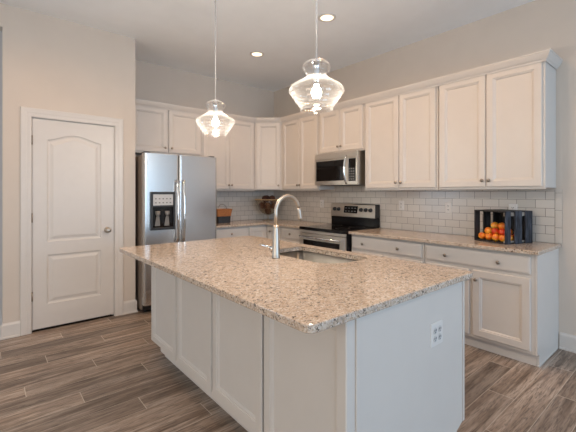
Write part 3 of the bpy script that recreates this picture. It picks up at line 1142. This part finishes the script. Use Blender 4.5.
# sink bowl under the cut-out
sk = thing('kitchen_sink', 'undermount stainless steel sink set in the island worktop', 'sink', (0, 0, 0))
so_ = rrect(SK[0] - 0.012, SK[1] + 0.012, SK[2] - 0.012, SK[3] + 0.012, [0.06, 0.06, 0.17, 0.17])
si = rrect(SK[0] - 0.003, SK[1] + 0.003, SK[2] - 0.003, SK[3] + 0.003, [0.053, 0.053, 0.163, 0.163])
sb = rrect(SK[0] + 0.015, SK[1] - 0.015, SK[2] + 0.015, SK[3] - 0.015, [0.045, 0.045, 0.15, 0.15])
sb2 = rrect(SK[0] + 0.05, SK[1] - 0.05, SK[2] + 0.05, SK[3] - 0.05, [0.03, 0.03, 0.11, 0.11])
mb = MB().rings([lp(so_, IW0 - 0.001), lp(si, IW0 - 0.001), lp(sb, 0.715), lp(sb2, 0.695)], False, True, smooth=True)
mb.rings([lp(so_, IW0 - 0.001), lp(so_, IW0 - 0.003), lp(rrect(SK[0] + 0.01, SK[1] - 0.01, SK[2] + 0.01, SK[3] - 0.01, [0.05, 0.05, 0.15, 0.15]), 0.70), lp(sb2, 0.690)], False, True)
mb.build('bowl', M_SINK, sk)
MB().lathe([(0.045, 0.6955), (0.045, 0.6985), (0.036, 0.6985), (0.030, 0.6965)], ((SK[0] + SK[1]) / 2, (SK[2] + SK[3]) / 2, 0), 24).build('drain', M_CHROME, sk)

# faucet
fc = thing('faucet', 'tall brushed nickel gooseneck faucet standing beside the island sink', 'faucet', (-2.327, -3.008, WT1))
MB().lathe([(0.030, 0.0005), (0.030, 0.006), (0.0265, 0.012), (0.0255, 0.06), (0.0235, 0.14), (0.0195, 0.20), (0.0175, 0.225)], (0, 0, 0), 24).build('body', M_NICKEL, fc)
pts = [(0, 0, 0.220), (0, 0, 0.30)]
rad = 0.0135
for k in range(15):
    a = PI - PI * k / 14 * 0.93
    pts.append((0.105 + 0.105 * math.cos(a), 0, 0.315 + 0.105 * math.sin(a)))
MB().tube(pts, rad, 14).build('spout', M_NICKEL, fc)
lx, _, lz = pts[-1]
MB().tube([(lx + 0.0002, 0, lz), (lx + 0.004, 0, lz - 0.02), (lx + 0.014, 0, lz - 0.075), (lx + 0.016, 0, lz - 0.088)], [0.0145, 0.0155, 0.0175, 0.0165], 16).build('spray_head', M_NICKEL, fc)
m = MB().tube([(0, 0.020, 0.060), (-0.005, 0.052, 0.060)], [0.0165, 0.0165], 14)
m.tube([(-0.005, 0.050, 0.062), (-0.012, 0.075, 0.070), (-0.02, 0.125, 0.074), (-0.024, 0.150, 0.074)], [0.010, 0.008, 0.007, 0.0075], 12)
m.build('lever_handle', M_CHROME, fc)

# ------------------------------------------------------------------ pendants and downlights


def pendant(label, x, y):
    zt = 2.124
    p = thing('pendant_lamp', label, 'pendant lamp', (x, y, CEIL), 0, 'glass pendants over the island')
    MB().lathe([(0.060, -0.0005), (0.060, -0.012), (0.052, -0.024), (0.012, -0.028)], (0, 0, 0), 28).build('canopy', M_NICKEL, p)
    b = zt - CEIL
    MB().tube([(0, 0, -0.027), (0, 0, b + 0.006)], 0.0042, 10).build('cord', M_CORD, p)
    MB().lathe([(0.006, b + 0.012), (0.024, b + 0.008), (0.030, b - 0.002), (0.030, b - 0.010), (0.022, b - 0.014), (0.020, b - 0.055), (0.021, b - 0.115), (0.019, b - 0.140), (0.008, b - 0.142)], (0, 0, 0), 24).build('socket', M_CHROME, p)
    base_p = [(0.031, -0.003), (0.056, -0.006), (0.075, -0.018), (0.083, -0.034), (0.083, -0.046), (0.077, -0.054), (0.066, -0.062), (0.061, -0.076), (0.060, -0.090), (0.068, -0.102), (0.084, -0.110), (0.090, -0.118), (0.112, -0.127), (0.120, -0.136), (0.142, -0.145), (0.154, -0.156), (0.160, -0.168), (0.161, -0.180), (0.158, -0.188), (0.146, -0.193),
              (0.144, -0.208), (0.140, -0.214), (0.128, -0.219), (0.126, -0.233), (0.121, -0.240), (0.109, -0.245), (0.107, -0.259), (0.102, -0.265), (0.091, -0.270), (0.088, -0.290)]
    pr = []
    beads = (-0.066, -0.282)

    def rad_at(z):
        for (r0, z0), (r1, z1) in zip(base_p, base_p[1:]):
            if z1 <= z <= z0:
                return r0 + (r1 - r0) * (z - z0) / (z1 - z0)
        return base_p[-1][0]
    zz = -0.003
    while zz > -0.290:
        r_ = rad_at(zz)
        for bz in beads:
            u = (zz - bz) / 0.0062
            if abs(u) < 1:
                r_ += 0.006 * math.sqrt(1 - u * u)
        pr.append((r_, zz))
        zz -= 0.0023
    th = 0.003
    prof = [(r, b + z) for r, z in pr] + [(max(r - th, 0.02), b + z) for i, (r, z) in reversed(list(enumerate(pr)))]
    prof.append(prof[0])
    MB().lathe(prof, (0, 0, 0), 48, False, False).build('glass_shade', M_GLASS, p)
    bz = b - 0.182
    MB().lathe([(0.012, bz + 0.041), (0.014, bz + 0.028), (0.023, bz + 0.018), (0.029, bz + 0.002), (0.028, bz - 0.008), (0.020, bz - 0.021), (0.010, bz - 0.026), (0.002, bz - 0.027)], (0, 0, 0), 20).build('bulb', M_BULB, p)
    return p


pendant('clear ribbed glass pendant lamp nearer the sink, hanging larger over the island', -2.374, -3.446)
pendant('clear ribbed glass pendant lamp in front of the refrigerator side cabinets', -2.374, -2.253)


def downlight(label, x, y):
    p = thing('ceiling_light', label, 'ceiling light', (x, y, CEIL), 0, 'recessed ceiling lights')
    MB().lathe([(0.092, -0.0005), (0.092, -0.004), (0.084, -0.008), (0.068, -0.008), (0.064, -0.003), (0.064, -0.0005)], (0, 0, 0), 32, False, False).build('trim_ring', M_PLATE, p)
    MB().lathe([(0.063, -0.001), (0.063, -0.0035), (0.060, -0.0045)], (0, 0, 0), 32).build('lens', M_LENS, p)
    l = bpy.data.lights.new('lamp', 'SPOT')
    l.energy = CAN_POWER
    l.color = CAN
    l.spot_size = R(165)
    l.spot_blend = 0.9
    l.shadow_soft_size = 0.06
    lo = bpy.data.objects.new('lamp', l)
    lo.location = (0, 0, -0.02)
    lo.parent = p
    C.objects.link(lo)
    return p


downlight('recessed ceiling light nearer the back corner, above the range', -1.21, -1.203)
downlight('recessed ceiling light beside the large pendant, nearer the camera', -1.222, -2.432)
downlight('recessed ceiling light over the right worktop end', -1.222, -3.66)
downlight('added out-of-frame ceiling light in front of the pantry door', -3.55, -1.75)  # unseen lamp, added to warm the wall over the door
downlight('added out-of-frame ceiling light over the open floor left of the island', -3.75, -3.6)  # added lamp out of view, lifts the floor at left
downlight('added out-of-frame ceiling light over the living area behind the camera', -3.0, -6.0)  # added out of view for more warm light in the room

# ------------------------------------------------------------------ crate of apples
FL = Vector((-0.330, -3.482))
FRp = Vector((-0.418, -3.790))
ex = Vector((-0.345, -0.939)).normalized()
ang = math.atan2(ex.y, ex.x)
cr = thing('wooden_crate', 'dark stained slatted wooden crate lying on its side full of apples', 'crate', (FL.x, FL.y, WT1 + 0.0006), ang)
CW, CD, CH = 0.325, 0.325, 0.285
# local: x along the open front, y into the crate, z up.   open front at y = 0
s = 0.012
for (a, b) in ((0.0, 0.060), (0.108, 0.195), (0.232, CD - s - 0.001)):
    box(0, s, a, b, 0.0005, CH).build('end_slat', M_CRATE, cr, 0.0015)
# bottom and top boards (the crate's long sides)
for k in range(3):
    a = k * (CD - s) / 3
    box(s, CW - s, a + 0.002, a + (CD - s) / 3 - 0.006, 0.0, s).build('floor_slat', M_CRATE, cr, 0.0015)
    box(s, CW - s, a + 0.002, a + (CD - s) / 3 - 0.006, CH - s, CH).build('top_slat', M_CRATE, cr, 0.0015)
# back slats with gaps
for k, (a, b) in enumerate(((0.0, 0.075), (0.081, 0.160), (0.166, 0.240), (0.246, CW))):
    box(a, b, CD - s, CD, 0.0005, CH).build('back_slat', M_CRATE, cr, 0.0015)
# right face: upright boards with gaps, nailed over rails
for (a, b) in ((0.0, 0.060), (0.112, 0.195), (0.240, CD - s - 0.001)):
    box(CW - s, CW, a, b, 0.0005, CH).build('side_slat', M_CRATE_B, cr, 0.0015)
box(CW - 2 * s, CW - s - 0.0005, 0.004, CD - s - 0.004, CH - s - 0.032, CH - s - 0.001).build('rail', M_RAIL, cr)
box(CW - 2 * s, CW - s - 0.0005, 0.004, CD - s - 0.004, s + 0.001, s + 0.014).build('rail', M_RAIL, cr)

random.seed(4)
ra = 0.0335


def apple_mesh(mat):
    prof = [(0.0015, -0.026), (0.008, -0.030), (0.017, -0.0285), (0.026, -0.0205), (0.0325, -0.006), (0.0330, 0.006), (0.0285, 0.0175), (0.019, 0.0265), (0.010, 0.0275), (0.003, 0.021)]
    return MB().lathe(prof, (0, 0, 0), 18)


ap_src = []
for mname, mt in zip(('red', 'orange', 'yellow'), M_APPLES):
    t = thing('apple', 'apple', 'apple', (0, 0, 0), 0, 'apples piled in the crate')
    apple_mesh(mt).build('fruit', mt, t)
    MB().tube([(0, 0, 0.021), (0.001, 0, 0.028), (0.003, 0, 0.0325)], 0.0016, 6).build('stem', M_STEM, t)
    ap_src.append((mname, t, [False]))


def copy_tree(o, parent=None):
    c = o.copy()
    C.objects.link(c)
    if parent:
        c.parent = parent
    for ch in list(o.children):
        copy_tree(ch, c)
    return c


spots = []
dx = 0.072
xs = [0.012 + 0.036 + k * dx for k in range(4)]
yl = [0.046, 0.120, 0.194]
for i, x in enumerate(xs):
    for j, y in enumerate(yl):
        spots.append((x, y, s + 0.0335))
for i in range(3):
    for j in range(2):
        spots.append((xs[i] + dx / 2, yl[j] + 0.036, s + 0.0335 + 0.0490))
spots.append((xs[1], yl[0] + 0.072, s + 0.0335 + 0.098))
spots.append((xs[1] + dx, yl[0] + 0.072, s + 0.0335 + 0.098))
colour = [1, 1, 0, 1, 0, 2, 1, 2, 0, 1, 0, 0, 1, 2, 0, 1, 0, 1, 2, 1]
cm = Matrix.Translation((FL.x, FL.y, WT1 + 0.0006)) @ Matrix.Rotation(ang, 4, 'Z')
apple_names = [
    'orange-red apple at the front left corner of crate', 'orange-red apple on crate floor at left, middle of its row', 'red apple at the back left corner of crate',
    'orange apple second from left in the front row on crate floor', 'red apple in the middle of crate floor, left of centre', 'yellow apple second from left at the back of crate floor',
    'orange apple third from left in the front row on crate floor', 'yellow apple in the middle of crate floor, right of centre', 'red apple third from left at the back of crate floor',
    'orange apple at the front right corner of crate beside the upright slat', 'red apple against right slats, middle of its row on crate floor', 'red apple at the back right corner of crate floor',
    'orange apple leftmost in front row of the second layer', 'yellow apple leftmost in rear row of the second layer',
    'red apple in the middle of the front row of the second layer', 'orange apple in the middle of the rear row of the second layer',
    'red apple rightmost in front row of the second layer', 'orange apple rightmost in rear row of the second layer',
    'yellow apple on top of the pile at left', 'orange-red apple on top of the pile at right']
for k, (p, ci) in enumerate(zip(spots, colour)):
    nm, src, used = ap_src[ci]
    if not used[0]:
        t = src
        used[0] = True
    else:
        t = copy_tree(src)
    t.location = cm @ Vector(p)
    t.rotation_euler = (random.uniform(-0.5, 0.5), random.uniform(-0.5, 0.5), random.uniform(0, 6.28))
    t['label'] = apple_names[k]

# ------------------------------------------------------------------ wicker basket
bs = thing('wicker_basket', 'small orange wicker basket with black lower band beside the refrigerator', 'basket', (-1.165, -0.27, WT1 + 0.0006), R(-8))
def oct_ring(w, d_, z, r=0.02):
    return [(x, y, z) for x, y in rrect(-w, w, -d_, d_, r, 4)]
MB().rings([oct_ring(0.100, 0.062, 0.0), oct_ring(0.104, 0.066, 0.10), oct_ring(0.096, 0.058, 0.10), oct_ring(0.092, 0.054, 0.008)]).build('lower_band', M_BASKET_B, bs)
MB().rings([oct_ring(0.105, 0.067, 0.1005), oct_ring(0.122, 0.080, 0.195), oct_ring(0.114, 0.072, 0.195), oct_ring(0.097, 0.059, 0.1005)], False, False).rings(
    [oct_ring(0.105, 0.067, 0.1005), oct_ring(0.097, 0.059, 0.1005)], False, False).build('woven_band', M_WICKER, bs)
rr_ = [(x, y, 0.200) for x, y in rrect(-0.119, 0.119, -0.077, 0.077, 0.02, 4)]
MB().tube(rr_ + [rr_[0]], 0.007, 8).build('rim', M_WICKER, bs)
pts = [(0.020 + 0.072 * math.cos(PI * k / 14), 0.070, 0.185 + 0.088 * math.sin(PI * k / 14)) for k in range(15)]
MB().tube(pts, 0.006, 8).build('handle', M_KNOB, bs)

# ------------------------------------------------------------------ footed glass bowl with dark balls
BX, BY = -0.335, -0.275
BK = 1.1
bw = thing('footed_glass_bowl', 'large footed glass bowl of dark brown balls in the corner behind faucet', 'bowl', (BX, BY, WT1 + 0.0006))
MB().lathe([(r_ * BK, z * BK) for r_, z in [(0.085, 0.0), (0.085, 0.006), (0.040, 0.012), (0.018, 0.022), (0.015, 0.060), (0.030, 0.076), (0.0300, 0.0775)]], (0, 0, 0), 32).build('foot', M_BOWLG, bw)
bp_ = [(0.030, 0.078), (0.080, 0.100), (0.126, 0.150), (0.163, 0.220), (0.195, 0.300)]
bi = [(0.190, 0.301), (0.157, 0.222), (0.121, 0.154), (0.077, 0.106), (0.004, 0.084)]
MB().lathe([(r_ * BK, z * BK) for r_, z in bp_ + bi], (0, 0, 0), 40, True, True).build('bowl', M_BOWLG, bw)
MB().tube([(0.1935 * BK * math.cos(2 * PI * k / 40), 0.1935 * BK * math.sin(2 * PI * k / 40), 0.304 * BK) for k in range(41)], 0.0055, 8).build('rim', M_TANRIM, bw)
br = 0.052 * BK
bsrc = None
balls = [('dark brown woven ball at the bottom of the footed bowl', 0, 0, 0.084 + 0.052)]
nm = ['dark brown woven ball in the footed bowl on its refrigerator side', 'dark brown woven ball in the footed bowl nearest the basket front', 'dark brown woven ball in the footed bowl facing the island',
      'dark brown woven ball in the footed bowl nearest the right wall', 'dark brown woven ball in the footed bowl nearest the back wall']
for k in range(5):
    a = R(160 + 72 * k)
    balls.append((nm[k], 0.094 * math.cos(a), 0.094 * math.sin(a), 0.216))
for lb, dg in (('dark brown woven ball atop the heap in the footed bowl, refrigerator side', 190), ('dark brown woven ball atop the heap in the footed bowl, range side', 310), ('dark brown woven ball atop the heap in the footed bowl, wall corner side', 70)):
    balls.append((lb, 0.0615 * math.cos(R(dg)), 0.0615 * math.sin(R(dg)), 0.318))
for lb, x, y, z in balls:
    if bsrc is None:
        o = MB()
        rings = []
        for i in range(15):
            a = PI * i / 14
            rings.append([((br - 0.004 + 0.004 * math.sin(5 * 2 * PI * k / 24 + i * 0.9)) * max(0.02, math.sin(a)) * math.cos(2 * PI * k / 24),
                           (br - 0.004 + 0.004 * math.sin(5 * 2 * PI * k / 24 + i * 0.9)) * max(0.02, math.sin(a)) * math.sin(2 * PI * k / 24),
                           -(br - 0.002) * math.cos(a)) for k in range(24)])
        o.rings(rings, smooth=True)
        b_ = o.build('decorative_ball', M_BALL)
        bsrc = b_
    else:
        b_ = bsrc.copy()
        C.objects.link(b_)
    b_.location = (BX + x * BK, BY + y * BK, WT1 + z * BK)
    tag(b_, lb, 'decorative ball', 'dark balls in the footed bowl')
